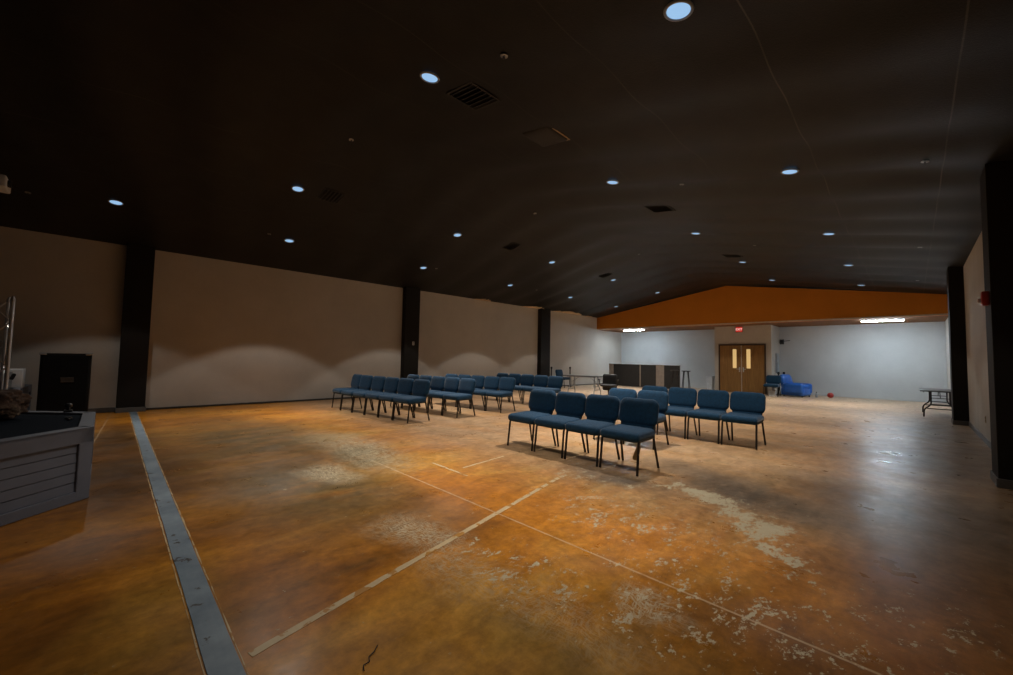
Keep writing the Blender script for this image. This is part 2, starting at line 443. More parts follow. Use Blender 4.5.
# baseboards, run round the pilaster feet
def baseboard(name, segs, m, hgt=.10):
    bm = B()
    for (xa, ya, xb, yb) in segs:
        box(bm, ((xa+xb)/2, (ya+yb)/2, hgt/2), (abs(xb-xa)+.014, abs(yb-ya)+.014, hgt), .003, 1)
    return struct(name, bm, m)
seg = []
e = .008
seg += [(XL+e, -6.9, XL+e, .12), (XL+e, .126, XL+.22+e, .126), (XL+.22+e, .126, XL+.22+e, .603), (XL+e, .603, XL+.22, .603)]
baseboard('baseboard_left', seg, MT['base'])
seg = []
for a, b_ in ((7.05, 7.55), (13.85, 14.40)):
    seg += [(XR-.24, a-e, XR, a-e), (XR-.24-e, a, XR-.24-e, b_), (XR-.24, b_+e, XR, b_+e)]
seg += [(XR-e, -6.9, XR-e, 7.03), (XR-e, 7.57, XR-e, 13.83), (XR-e, 14.42, XR-e, YB-.02)]
baseboard('baseboard_right', seg, MT['base'])
seg = [(XL+e, a, XL+e, b_) for a, b_ in ((.62, 6.93), (7.52, 13.92), (14.62, YB-.02))]
for a, b_ in ((6.95, 7.50), (13.94, 14.60)): seg += [(XL+.22+e, a, XL+.22+e, b_)]
baseboard('baseboard_hall', seg, MT['based'], .045)
# vestibule with the double doors
VY, VX0, VX1 = 19.98, -6.44, -4.19
wallbox('wall_vestibule', VX0, VX1, VY, YB-.002, 0, ZS-.002, MT['vest'])
DX0, DX1, DH = -6.195, -4.445, 2.09
bm = B()
for x in (DX0-.03, DX1+.03): box(bm, (x, VY-.03, DH/2), (.06, .06, DH), .004)
box(bm, ((DX0+DX1)/2, VY-.03, DH+.03), (DX1-DX0+.12, .06, .06), .004)
struct('trim_9', bm, MT['oakd'])
dw = (DX1-DX0)/2-.006
for i, cx in enumerate((DX0+dw/2+.001, DX1-dw/2-.001)):
    sgn = 1 if i == 0 else -1; lx = cx+sgn*(dw/2-.27)
    bm = B(); y = VY-.024
    box(bm, (cx, y, .01+1.04/2), (dw, .04, 1.04), .003)
    for (xa, xb) in ((cx-dw/2, lx-.08), (lx+.08, cx+dw/2)): box(bm, ((xa+xb)/2, y, (1.08+1.93)/2), (xb-xa, .04, .85), .002)
    box(bm, (cx, y, (1.93+2.12)/2), (dw, .04, .19), .003); box(bm, (cx, y, 1.065), (dw, .044, .035), .002)
    d = struct('door_%d' % (i+1), bm, MT['oak'])
    bm = B(); box(bm, (lx, y+.006, 1.505), (.156, .012, .846)); obj('glass_lite', bm, MT['warmglass'], d, label='lit narrow glass')
    hx = cx+sgn*(dw/2-.07)
    bm = B(); box(bm, (hx, y-.026, 1.02), (.05, .012, .2), .004); tube(bm, bend([(hx, y-.03, 1.04), (hx, y-.075, 1.04), (hx-sgn*.11, y-.075, 1.04)], .02), .011)
    obj('door_handle', bm, MT['steel'], d, True)
    bm = B(); box(bm, (cx+sgn*(dw/2-.006), y-.023, 1.06), (.012, .006, 2.08)); obj('astragal', bm, MT['trimp'], d)

# ------------------------------------------------------------------ ceiling lights
def zs(x, y): return zc(x)+sag(x, y)
def ceil_rot(x): return (0, math.atan(K)*(1 if x > XM else -1), 0)
def make_downlight():
    t = thing('recessed_downlight', 'x', 'ceiling light')
    bm = B(); lathe(bm, [(.085, -.006), (.092, -.014), (.104, -.010), (.108, .0), (.085, .0), (.085, -.006)], 32); obj('trim_ring', bm, MT['grey'], t, True)
    bm = B(); lathe(bm, [(0, -.012), (.04, -.011), (.085, -.005), (.085, -.001), (0, -.001)], 32); obj('lens', bm, MT['lens'], t, True, 'glowing bluish lens')
    l = bpy.data.lights.new('downlight_beam', 'SPOT'); l.energy = SPOT_W; l.color = SPOT_COL
    l.spot_size = math.radians(101.5); l.spot_blend = .12; l.shadow_soft_size = .05
    l.use_nodes = True; lt_ = l.node_tree; g = G(lt_); em = lt_.nodes['Emission']       # reflector: strongest straight down
    cz = g.math('ABSOLUTE', g.xyz(lt_.nodes.new('ShaderNodeTexCoord').outputs['Normal'])[2])
    g.link(g.ramp(cz, [(p_, (v_, v_, v_)) for p_, v_ in BEAM]), em.inputs['Strength'])
    lo = bpy.data.objects.new('downlight_beam', l); C.objects.link(lo); lo.parent = t; lo.location = (0, 0, -.07)
    return t
ROWS = [(-10.08, (-.07, 2.81, 6.44, 10.08, 13.69, 17.42), 'row nearest the left wall'),
        (-7.75, (2.26, 5.89, 9.56, 13.18, 16.86), 'row just left of the ridge'),
        (-3.47, (2.30, 5.86, 9.55, 13.22, 16.78), 'row just right of the ridge'),
        (-1.11, (2.90, 6.46, 10.12, 13.68, 17.37), 'row nearest the right wall')]
ORD = ['nearest', 'second', 'third', 'fourth', 'fifth', 'sixth']
LAMP = {(-10.08, 0): .45, (-7.75, 0): .6, (-1.11, 0): .45, (-1.11, 1): .55, (-1.11, 2): .6, (-1.11, 3): .7, (-3.47, 1): 1.9}   # powers tuned lamp by lamp to dim or brighten floor and chairs
proto = None
for x, yy, where in ROWS:
    for i, y in enumerate(yy):
        lab = '%s downlight from the near end of the %s' % (ORD[i], where)
        lx = x+{(-1.11, 0): -.06, (-3.47, 0): -.12}.get((x, i), 0); loc = (lx, y, zs(lx, y)-.004)
        if proto is None:
            d = proto = make_downlight(); proto.location = loc; proto.rotation_euler = ceil_rot(x); proto['label'] = lab; proto['group'] = 'recessed ceiling downlights'
        else: d = dup(proto, loc, rot=ceil_rot(x), label=lab, group='recessed ceiling downlights')
        for c in d.children:
            if c.type == 'LIGHT':
                c.data = c.data.copy(); c.data.energy = SPOT_W*LAMP.get((x, i), 1.0)
for i, (x, y, lab) in enumerate(((-10.3, 19.6, 'glowing fluorescent strip under the soffit at the left, above the low panel divider'),
                                 (-.72, 19.66, 'glowing fluorescent strip under the soffit at the right, near the right corner'))):
    if i == 0:
        t = sl = thing('strip_light', lab, 'ceiling light', (x, y, ZS), 0, 'fluorescent strips under the soffit')
        bm = B(); box(bm, (0, 0, -.0175), (1.14, .15, .033), .006); obj('housing', bm, MT['white'], t)
        bm = B(); box(bm, (0, 0, -.046), (1.12, .12, .020), .010, 3); obj('diffuser', bm, MT['tubeglow'], t, True, 'glowing white diffuser')
    else: dup(sl, (x, y, ZS), 0, lab)

# vents, access panel, sprinklers
def make_vent():
    t = thing('ceiling_vent', 'x', 'vent')
    bm = B()
    for s in (-1, 1):
        box(bm, (s*.215, 0, -.008), (.03, .46, .016), .003); box(bm, (0, s*.215, -.008), (.40, .03, .016), .003)
    obj('vent_frame', bm, MT['panel'], t)
    bm = B()
    for k in range(6):
        tmp = B(); box(tmp, (0, 0, 0), (.40, .05, .004)); append(bm, tmp, T(0, -.165+k*.066, -.010) @ RX(.5))
    obj('louvre', bm, MT['black'], t)
    return t
VN = [(-3.54, 2.87, 'near dark louvred ceiling vent to the right of the ridge'), (-7.79, 2.85, 'near dark louvred ceiling vent to the left of the ridge'),
      (-3.47, 7.66, 'middle dark louvred ceiling vent right of the ridge'), (-7.69, 7.69, 'middle dark louvred ceiling vent left of the ridge'),
      (-3.54, 12.5, 'far dark louvred ceiling vent right of the ridge'), (-7.72, 12.56, 'far dark louvred ceiling vent left of the ridge')]
v0 = None
for x, y, lab in VN:
    if v0 is None: v0 = make_vent(); v0.location = (x, y, zs(x, y)-.004); v0.rotation_euler = ceil_rot(x); v0['label'] = lab; v0['group'] = 'louvred ceiling vents'
    else: dup(v0, (x, y, zs(x, y)-.004), rot=ceil_rot(x), label=lab, group='louvred ceiling vents')
t = thing('ceiling_panel', 'loose square ceiling panel with pale edges, bulging, just beyond the near right vent', 'panel', (-3.47, 4.09, zs(-3.47, 4.09)-.004))
t.rotation_euler = ceil_rot(-3.47)
bm = B(); pillow(bm, .46, .46, .07, .03, T(0, 0, -.012)); obj('bulged_board', bm, MT['panel'], t, True)
bm = B(); box(bm, (.24, 0, -.006), (.012, .50, .012)); box(bm, (0, .24, -.006), (.47, .012, .012)); obj('edge_strip', bm, MT['flap'], t, label='pale torn edge')
def make_sprinkler():
    t = thing('sprinkler_head', 'x', 'sprinkler')
    bm = B(); lathe(bm, [(.0, -.002), (.036, -.002), (.036, -.009), (.016, -.013), (0, -.013)], 16); obj('escutcheon', bm, MT['chrome'], t, True)
    bm = B(); lathe(bm, [(.008, -.01), (.009, -.018), (.004, -.02), (.004, -.026), (.016, -.028), (.016, -.030), (0, -.030)], 12); obj('deflector', bm, MT['black'], t, True)
    return t
SP = [(-2.65, 2.51, 'nearest pale sprinkler head, over the front of the hall right of the ridge'), (-5.97, 2.46, 'near sprinkler head by the ridge line'),
      (-10.06, 2.39, 'near sprinkler head beside the second left-hand downlight'), (-2.62, 6.61, 'middle sprinkler head right of the ridge'),
      (-5.91, 6.66, 'middle sprinkler head by the ridge line'), (.165, 6.72, 'near sprinkler head close to the right wall'),
      (.17, 11.58, 'middle sprinkler head close to the right wall'), (-10.33, -1.12, 'sprinkler head over the stage side at far left'),
      (-10.08, 6.9, 'middle sprinkler head beside the third left-hand downlight'), (-5.85, 11.46, 'far sprinkler head by the ridge line'),
      (-2.62, 11.0, 'far sprinkler head right of the ridge'), (.17, 16.2, 'far sprinkler head close to the right wall'), (-10.06, 11.5, 'far sprinkler head along the left-hand downlights')]
s0 = None
for x, y, lab in SP:
    loc = (x, y, zs(x, y)-.004)
    if s0 is None: s0 = make_sprinkler(); s0.location = loc; s0.rotation_euler = ceil_rot(x); s0['label'] = lab; s0['group'] = 'ceiling sprinkler heads'
    else: dup(s0, loc, rot=ceil_rot(x), label=lab, group='ceiling sprinkler heads')
# torn tan flaps where the ceiling meets the left wall
def flap(cy, L, w, lab, seed):
    rnd = random.Random(seed); bm = B(); n = 14; top = []; bot = []
    for k in range(n+1):
        y = cy+L*(k/n-.5); env = math.sin(PI*k/n)**.6
        wx = w*env*(.6+.4*rnd.random()); x1 = XL+.03+wx
        top.append(Vector((XL+.02, y, zc(XL+.02)-.008))); bot.append(Vector((x1, y, zc(x1)-.012-.05*env*rnd.random())))
    vt = [[bm.verts.new(p+Vector((0, 0, dz))) for p in L_] for L_ in (top, bot) for dz in (0, -.008)]
    for k in range(n):
        for a, b_ in ((0, 2), (1, 3), (0, 1), (2, 3)): bm.faces.new((vt[a][k], vt[a][k+1], vt[b_][k+1], vt[b_][k]))
    bmesh.ops.recalc_face_normals(bm, faces=bm.faces)
    return tag(obj('torn_ceiling_flap', bm, MT['flap']), lab, 'torn ceiling facing', 'torn flaps along the left wall top')
flap(10.5, .9, .30, 'small torn tan flap at the wall top, left of the farthest dark pilaster', 1)
flap(13.6, 1.5, .42, 'torn tan flap above the farthest dark pilaster', 2)
flap(16.1, 2.4, .46, 'largest torn tan flap at the wall top, right of the farthest dark pilaster', 3)
flap(17.9, .8, .22, 'tiny torn tan flap nearest the orange gable', 4)

# ------------------------------------------------------------------ floor tapes
def strip(name, a, b_, w, m, lab, cat, z=.002, n=24, seed=0, jag=.06):
    rnd = random.Random(seed); a = Vector(a+(0,)); b_ = Vector(b_+(0,)); d = (b_-a); nrm = Vector((-d.y, d.x, 0)).normalized(); bm = B()
    L, R_ = [], []
    for k in range(n+1):
        p = a+d*k/n; L.append(p+nrm*w/2*(1+jag*rnd.uniform(-1, 1))); R_.append(p-nrm*w/2*(1+jag*rnd.uniform(-1, 1)))
    vs = [[bm.verts.new(p+Vector((0, 0, zz))) for p in Q] for Q in (L, R_) for zz in (z, .0002)]
    for k in range(n):
        for i, j in ((0, 2), (1, 0), (2, 3)): bm.faces.new((vs[i][k], vs[i][k+1], vs[j][k+1], vs[j][k]))
    for k in (0, n): bm.faces.new((vs[0][k], vs[1][k], vs[3][k], vs[2][k]))
    bmesh.ops.recalc_face_normals(bm, faces=bm.faces)
    return tag(obj(name, bm, m), lab, cat)
t = strip('duct_tape_strip', (-11.85, .405), (.6, .405), .112, MT['duct'], 'wide blue-grey strip of duct tape running across the floor in front of the stage', 'tape', .004, 60, 3, .03)
for y in (.340, .470):
    s = strip('tape_edge', (-11.85, y), (.6, y), .006, MT['residue'], 'x', 'x', .0015, 140, 5, .95)
    s.name = 'tape_edge'; s.parent = t; del s['category']; s['label'] = 'pale residue edge'
strip('masking_tape_line', (-2.067, .50), (-2.807, 3.657), .044, MT['residue'], 'long pale tape line running diagonally over the orange floor to the front row', 'tape', .002, 40, 1, .12)
strip('masking_tape_line', (-4.22, 2.92), (-3.52, 2.90), .030, MT['residue'], 'short pale tape mark on the floor left of the long line, pointing across the hall', 'tape', .002, 14, 2, .2)
strip('masking_tape_line', (-3.80, 3.06), (-3.90, 3.84), .030, MT['residue'], 'short pale tape mark branching off towards the front row', 'tape', .002, 14, 4, .2)
bm = B(); tube(bm, [(-1.74, .93, .004), (-1.71, .90, .007), (-1.70, .87, .004), (-1.672, .86, .004), (-1.668, .83, .006), (-1.64, .82, .004)], .0025, 6)
tag(obj('twig', bm, MT['black'], None, True), 'small dark twig lying on the floor at the bottom of the view', 'debris')

# ------------------------------------------------------------------ stacking church chairs
def make_chair():
    t = thing('padded_chair', 'x', 'chair')
    bm = B(); pillow(bm, .522, .48, .125, .05, T(0, -.035, .432) @ RX(.03), power=11)
    obj('seat', bm, MT['fabric'], t, 2)
    bm = B(); pillow(bm, .526, .345, .095, .09, T(0, .245, .668) @ RX(PI/2-.20), power=7)
    br = obj('backrest', bm, MT['fabric'], t, 2)
    bm = B(); pillow(bm, .455, .20, .06, .03, T(0, .207, .48) @ RX(PI/2-.14), top=.94, power=9)
    obj('lumbar_panel', bm, MT['fabric'], t, 2)
    for s in (-1, 1):
        bm = B(); tube(bm, bend([(s*.175, .205, .40), (s*.215, .235, .50), (s*.215, .292, .80)], .05), .010)
        obj('back_upright', bm, MT['metal'], t, True)
    bm = B(); z = .378
    tube(bm, bend([(-.235, -.20, z), (.235, -.20, z), (.225, .20, z), (-.225, .20, z), (-.235, -.20, z)], .03), .011)
    for s in (-1, 1): tube(bm, [(s*.23, -.2, z), (s*.225, .2, z)], .011)
    obj('seat_frame', bm, MT['metal'], t, True)
    for s in (-1, 1):
        bm = B(); tube(bm, bend([(s*.225, -.13, .385), (s*.24, -.215, .385), (s*.245, -.255, .003)], .05, 5), .0145)
        obj('leg', bm, MT['metal'], t, True)
        bm = B(); tube(bm, bend([(s*.215, .19, .47), (s*.225, .205, .33), (s*.242, .29, .003)], .08, 4), .0145)
        obj('leg', bm, MT['metal'], t, True)
    return t
chair0 = None
def chair(x, y, rz, lab, grp):
    global chair0
    if chair0 is None:
        chair0 = make_chair(); chair0.location = (x, y, 0); chair0.rotation_euler = (0, 0, rz); chair0['label'] = lab; chair0['group'] = grp
        return chair0
    return dup(chair0, (x, y, 0), rz, lab, grp)
def row(xr, yr, rz, n, where, grp, pitch=.533, skip=()):
    """n chairs leftwards from the front right foot at (xr, yr)"""
    d = Vector((math.cos(rz), math.sin(rz))); f = Vector((-math.sin(rz), math.cos(rz)))
    for i in range(n):
        c = Vector((xr, yr))-d*(.245+pitch*(n-1-i))+f*.255
        jit = random.uniform(-.004, .004)
        nm = ('leftmost', 'second from the left', 'third from the left', 'second from the right', 'rightmost') if n == 5 else \
             ('leftmost', 'second from the left', 'second from the right', 'rightmost') if n == 4 else ('left', 'right')
        chair(c.x, c.y, rz+jit, 'teal padded chair, %s in %s' % (nm[i], where), grp)
row(-2.235, 4.35, 0, 4, 'the nearest right-hand row', 'front row of the right block', .537)
row(-2.735, 5.82, 0.02, 2, 'the bright pair behind the nearest row', 'pair behind the front row')
row(-1.69, 7.05, 0, 4, 'the back right-hand row', 'back row of the right block')
row(-7.0, 4.22, .10, 5, 'the front left-hand row', 'front row of the left block', .528)
chair(-9.93, 4.24, .0, 'teal padded chair standing alone just left of the front row by the left wall', 'front row of the left block')
row(-6.98, 5.42, .06, 5, 'the second left-hand row', 'second row of the left block')
row(-6.96, 6.72, .08, 5, 'the third left-hand row', 'third row of the left block')
row(-6.98, 8.66, .03, 5, 'the last left-hand row', 'last row of the left block')
chair(-11.56, 15.22, PI/2, 'dark chair standing sideways by the left wall beyond the last pilaster', 'loose chairs at the far end')
chair(-4.02, 19.20, 0, 'dark padded chair against the vestibule beside the blue armchair', 'loose chairs at the far end')
# tan paddle hanging under the nearest chair
t = thing('paddle_fan', 'tan paddle-shaped hand fan hanging below the seat of the nearest right-hand chair', 'fan', (-2.42, 4.74, .24))
t.rotation_euler = (.1, .25, .9)
bm = B(); pillow(bm, .085, .19, .014, .035, T(0, 0, -.07) @ RX(PI/2), top=.6); obj('blade', bm, MT['tan'], t, True)
bm = B(); tube(bm, [(0, 0, .0), (0, 0, .13)], .008); obj('handle', bm, MT['tan'], t, True)

# ------------------------------------------------------------------ stage at the left
HS = .63
poly = [(-3.2, -2.09), (-5.2, -.075), (-6.4, -.085), (-7.32, -1.06), (XL+.02, -1.06), (XL+.02, -6.9), (XR-.9, -6.9), (-1.6, -3.7)]
t = thing('stage_platform', 'low stage with pale shiplap sides and a dark carpeted top at the left', 'stage', (0, 0, 0))
def inset(poly, d):
    out = []; n = len(poly)
    for i in range(n):
        p0, p1, p2 = (Vector(poly[(i+k) % n]) for k in (-1, 0, 1))
        e1 = (p1-p0).normalized(); e2 = (p2-p1).normalized()
        n1 = Vector((-e1.y, e1.x)); n2 = Vector((-e2.y, e2.x)); b_ = (n1+n2)
        b_ = b_/max(.2, b_.length_squared)*2
        out.append(tuple(p1+b_*d))
    return out
area = sum(a[0]*b_[1]-b_[0]*a[1] for a, b_ in zip(poly, poly[1:]+poly[:1]))
sg = 1 if area > 0 else -1
core = inset(poly, sg*.04)
bm = B(); prism(bm, core, .01, HS-.03); obj('stage_core', bm, MT['carpet'], t)
bm = B(); prism(bm, inset(poly, sg*.10), HS-.028, HS-.016); obj('stage_carpet', bm, MT['carpet'], t)
def face(i, name_m):
    a = Vector(poly[i]); b_ = Vector(poly[i+1]); d = b_-a; L = d.length
    ang = math.atan2(d.y, d.x); mtx = T(a.x, a.y, 0) @ RZ(ang)
    s = 1 if sg > 0 else -1       # inside is +y (ccw) or -y (cw) in the face's frame
    bm = B(); hb = .084; z0 = .085
    for k in range(5):            # shiplap boards, each leaning out at its foot
        zc_ = z0+hb*(k+.5); tmp = B(); box(tmp, (0, 0, 0), (L-.02, .018, hb-.004), .003, 1)
        append(bm, tmp, mtx @ T(L/2, s*.030, zc_) @ RX(-.07*s))
    o1 = obj('shiplap_siding', bm, MT['siding'], t)
    bm = B(); box(bm, (L/2, s*.011, HS-.065), (L, .022, .13), .003, 1, mtx); box(bm, (L/2, s*.012, .045), (L, .022, .085), .003, 1, mtx)
    for x in (.055, L-.055): box(bm, (x, s*.0105, HS/2), (.11, .021, HS-.003), .003, 1, mtx)
    obj('face_frame', bm, MT['siding'], t)
    bm = B(); box(bm, (L/2, s*.05, HS-.006), (L, .10, .022), .003, 1, mtx); obj('top_rail', bm, MT['siding'], t)
for i in range(4): face(i, None)
# things on the stage
bm = B(); tmp = B(); bmesh.ops.create_icosphere(tmp, subdivisions=5, radius=1)
for v in tmp.verts:
    p = v.co.copy(); q = Vector((max(-1, min(1, p.x*1.35)), max(-1, min(1, p.y*1.35)), max(-1, min(1, p.z*1.4))))
    dn = noise.fractal(p*2.6, .8, 2.1, 5)*.10+noise.fractal(p*8, .8, 2.1, 4)*.045
    v.co = Vector((q.x*.40, q.y*.15, q.z*.135))*(1+dn)
append(bm, tmp, T(0, 0, .135))
o = obj('bark_block', bm, MT['rock'], None, 2); o.location = (-6.45, -.98, HS+.006); o.rotation_euler = (0, 0, 1.05)
tag(o, 'rough brown bark-covered block lying on the stage at the left edge', 'decoration')
t = thing('leaf_sprig', 'sprig of green leaves with pale petals on top of the bark block', 'decoration', (-6.50, -1.06, HS+.305))
bm = B(); rnd = random.Random(5)
for k in range(14):
    tmp = B(); pillow(tmp, .03, .085, .004, .013, top=.5, n=3); append(bm, tmp, RZ(rnd.uniform(0, 6.3)) @ T(0, .06*rnd.random(), .02+.05*rnd.random()) @ RX(rnd.uniform(.2, 1.1)))
obj('leaves', bm, MT['leaf'], t)
bm = B()
for k in range(12):
    tmp = B(); pillow(tmp, .03, .04, .004, .013, n=3); append(bm, tmp, RZ(rnd.uniform(0, 6.3)) @ T(0, .08*rnd.random(), .015+.05*rnd.random()) @ RX(rnd.uniform(-.4, .8)))
obj('petals', bm, MT['petal'], t)
t = thing('lighting_truss', 'upright silver box truss tower on the stage at the left frame edge', 'truss', (-10.0, -1.31, HS+.005), .25)
TH = 1.47; a = .145
for sx in (-1, 1):
    for sy in (-1, 1):
        bm = B(); tube(bm, [(sx*a, sy*a, .02), (sx*a, sy*a, TH)], .025, 12); c = obj('chord', bm, MT['steel'], t, True)
        bm = B(); lathe(bm, [(0, TH+.035), (.014, TH+.035), (.02, TH), (.028, TH), (.028, TH-.05), (.0255, TH-.05)], 12, T(sx*a, sy*a, 0)); obj('end_pin', bm, MT['chrome'], c, True)
bm = B()
for (x0, y0, x1, y1) in ((-a, -a, a, -a), (a, -a, a, a), (a, a, -a, a), (-a, a, -a, -a)):
    for k in range(4):
        za, zb_ = .05+k*.35, .05+(k+1)*.35
        p, q = ((x0, y0), (x1, y1)) if k % 2 == 0 else ((x1, y1), (x0, y0))
        tube(bm, [(p[0], p[1], za), (q[0], q[1], zb_)], .010)
obj('lacing', bm, MT['steel'], t, True)
bm = B(); box(bm, (0, 0, .01), (.36, .36, .02), .003); obj('base_plate', bm, MT['black'], t)
t = thing('amp_case', 'small white equipment case with a dark handle hole behind the truss', 'case', (-11.05, -1.24, HS+.005), .0)
bm = B(); box(bm, (0, 0, .165), (.34, .34, .33), .012, 3); obj('shell', bm, MT['white'], t, True)
bm = B(); tmp = B(); pillow(tmp, .055, .12, .012, .027); append(bm, tmp, T(.172, .06, .20) @ RY(PI/2) @ RZ(PI/2-.35)); obj('handle', bm, MT['black'], t, True, 'dark handle recess')
bm = B(); box(bm, (.05, -.172, .165), (.30, .008, .24), .003); box(bm, (.172, -.04, .16), (.008, .20, .25), .003); obj('side_panel', bm, MT['grey'], t)
# tall bass cabinet on the floor between stage and wall
t = thing('speaker_cabinet', 'tall black speaker cabinet with metal top corners beside the stage by the left wall', 'speaker', (-11.05, -.57, 0), 0)
CW, CDp, CH = .63, .42, 1.24
bm = B(); box(bm, (0, 0, CH/2+.02), (CDp, CW, CH-.02), .014, 3); obj('cabinet_body', bm, MT['tolex'], t, True)
bm = B(); box(bm, (CDp/2+.006, 0, CH/2+.02), (.012, CW-.06, CH-.09), .004); gr = obj('grille', bm, MT['grille'], t)
bm = B(); box(bm, (CDp/2-.012, 0, CH+.016), (.03, CW-.14, .014), .003); obj('top_edge', bm, MT['chrome'], t)
bm = B(); box(bm, (CDp/2+.016, .02, .80), (.008, .15, .03), .003); box(bm, (CDp/2+.016, .03, .735), (.008, .17, .010), .003); box(bm, (CDp/2+.015, .03, .77), (.006, .16, .09), .003)
for k in range(6): box(bm, (CDp/2+.020, -.04+k*.024, .80), (.006, .012, .018), .001)
obj('badge', bm, MT['badge'], gr, label='faint pale script badge')
for sx in (-1, 1):
    for sy in (-1, 1):
        bm = B(); box(bm, (sx*(CDp/2-.02), sy*(CW/2-.03), CH+.002), (.07, .09, .045), .008, 2); obj('corner_guard', bm, MT['chrome'], t, True)
        bm = B(); lathe(bm, [(0, 0), (.03, 0), (.034, .012), (.03, .03), (0, .03)], 12, T(sx*.15, sy*.25, 0)); obj('foot', bm, MT['black'], t, True)
t = thing('stage_clip', 'small black clip standing on the stage rim in front of the tall speaker cabinet', 'clip', (-6.52, -.30, HS+.005))
bm = B(); box(bm, (0, 0, .012), (.05, .07, .024), .006); obj('clip_base', bm, MT['black'], t, True)
bm = B(); lathe(bm, [(.012, .02), (.014, .05), (.028, .056), (.030, .085), (.018, .098), (0, .10)], 14); obj('clip_knob', bm, MT['black'], t, True)
bm = B(); tube(bm, bend([(-6.1, -.26, HS-.004), (-6.02, -.30, HS-.004), (-6.0, -.24, HS-.004), (-5.9, -.27, HS-.004)], .05), .009); tag(obj('cable_end', bm, MT['black'], None, True), 'short black cable end lying on the dark stage carpet', 'cable')
# pale projector hung from the ceiling at the far left edge
t = thing('hung_projector', 'pale box-shaped projector hanging from the ceiling, cut by the left frame edge', 'projector', (-8.02, -1.18, zc(-8.02)))
bm = B(); tube(bm, [(0, 0, -.01), (0, 0, -.80)], .02, 12); obj('drop_pole', bm, MT['black'], t, True)
bm = B(); box(bm, (0, 0, -.88), (.36, .30, .15), .02, 3); pj = obj('projector_body', bm, MT['white'], t, True)
bm = B(); lathe(bm, [(.045, 0), (.05, .03), (.035, .035), (.03, .02), (0, .018)], 20, T(.06, .15, -.88) @ RX(-PI/2)); obj('projector_lens', bm, MT['black'], pj, True)

# ------------------------------------------------------------------ tables
def folding_table(lab, x, y, rz, L, Wd, topmat, legmat, h=.74):
    t = thing('folding_table', lab, 'table', (x, y, 0), rz)
    bm = B(); box(bm, (0, 0, h-.016), (L, Wd, .032), .012, 3); obj('table_top', bm, topmat, t, True)
    bm = B(); box(bm, (0, Wd/2-.07, h-.045), (L-.3, .012, .03)); box(bm, (0, -Wd/2+.07, h-.045), (L-.3, .012, .03)); obj('side_rail', bm, legmat, t)
    for s in (-1, 1):
        xo = s*(L/2-.22); bm = B()
        for e in (-1, 1):
            w1, w2 = .17*Wd/.75, Wd/2-.07
            tube(bm, bend([(xo-s*.02, e*w1, h-.03), (xo, e*w1, .36), (xo+s*.01, e*(w1+.03), .30), (xo+s*.015, e*w2, .20), (xo+s*.02, e*(w2+.01), .005)], .06), .0165)
            tube(bm, [(xo-s*.045, e*w1, h-.03), (xo-s*.045, e*w1, .33)], .0115)
        tube(bm, [(xo+s*.012, -w2+.05, .225), (xo+s*.012, w2-.05, .225)], .012); tube(bm, [(xo-s*.045, -w1, .335), (xo-s*.045, w1, .335)], .0115)
        lg = obj('leg', bm, legmat, t, True)
        bm = B(); tube(bm, [(xo-s*.02, 0, .50), (xo-s*.33, 0, h-.035)], .009); tube(bm, [(xo, -w1, .50), (xo, w1, .50)], .009); obj('brace', bm, legmat, lg, True)
    return t
folding_table('grey folding table standing by the right wall behind the far pilaster', .50, 16.0, PI/2, 1.83, .74, MT['tabled'], MT['metal'], .70)
folding_table('dark-topped folding table at the far left behind the rows of chairs', -8.6, 12.6, .15, 1.45, .70, MT['tabled'], MT['grey'])

# ------------------------------------------------------------------ far end
t = thing('task_chair', 'black upholstered task chair beside the far folding table', 'chair', (-7.42, 12.35, 0), .35)
bm = B(); pillow(bm, .50, .58, .10, .07, T(0, .20, .55) @ RX(PI/2-.12), power=9); obj('backrest', bm, MT['black'], t, 2)
bm = B(); pillow(bm, .52, .50, .10, .09, T(0, -.02, .45)); obj('seat', bm, MT['black'], t, 2)
for s in (-1, 1):
    bm = B(); tube(bm, bend([(s*.22, .02, .42), (s*.31, .0, .46), (s*.31, -.02, .62), (s*.31, -.16, .64)], .04), .014); box(bm, (s*.31, -.05, .645), (.05, .24, .03), .01); obj('armrest', bm, MT['black'], t, True)
bm = B(); tube(bm, [(0, 0, .10), (0, 0, .41)], .028, 12); obj('column', bm, MT['metal'], t, True)
for k in range(5):
    a_ = 2*PI*k/5; bm = B(); tube(bm, [(0, 0, .11), (.27*math.cos(a_), .27*math.sin(a_), .075)], [.022, .014]); lg = obj('leg', bm, MT['black'], t, True)
    bm = B(); lathe(bm, [(0, -.012), (.03, -.012), (.032, 0), (.03, .012), (0, .012)], 14, T(.28*math.cos(a_), .28*math.sin(a_), .032) @ RZ(a_) @ RX(PI/2)); obj('caster', bm, MT['black'], lg, True)

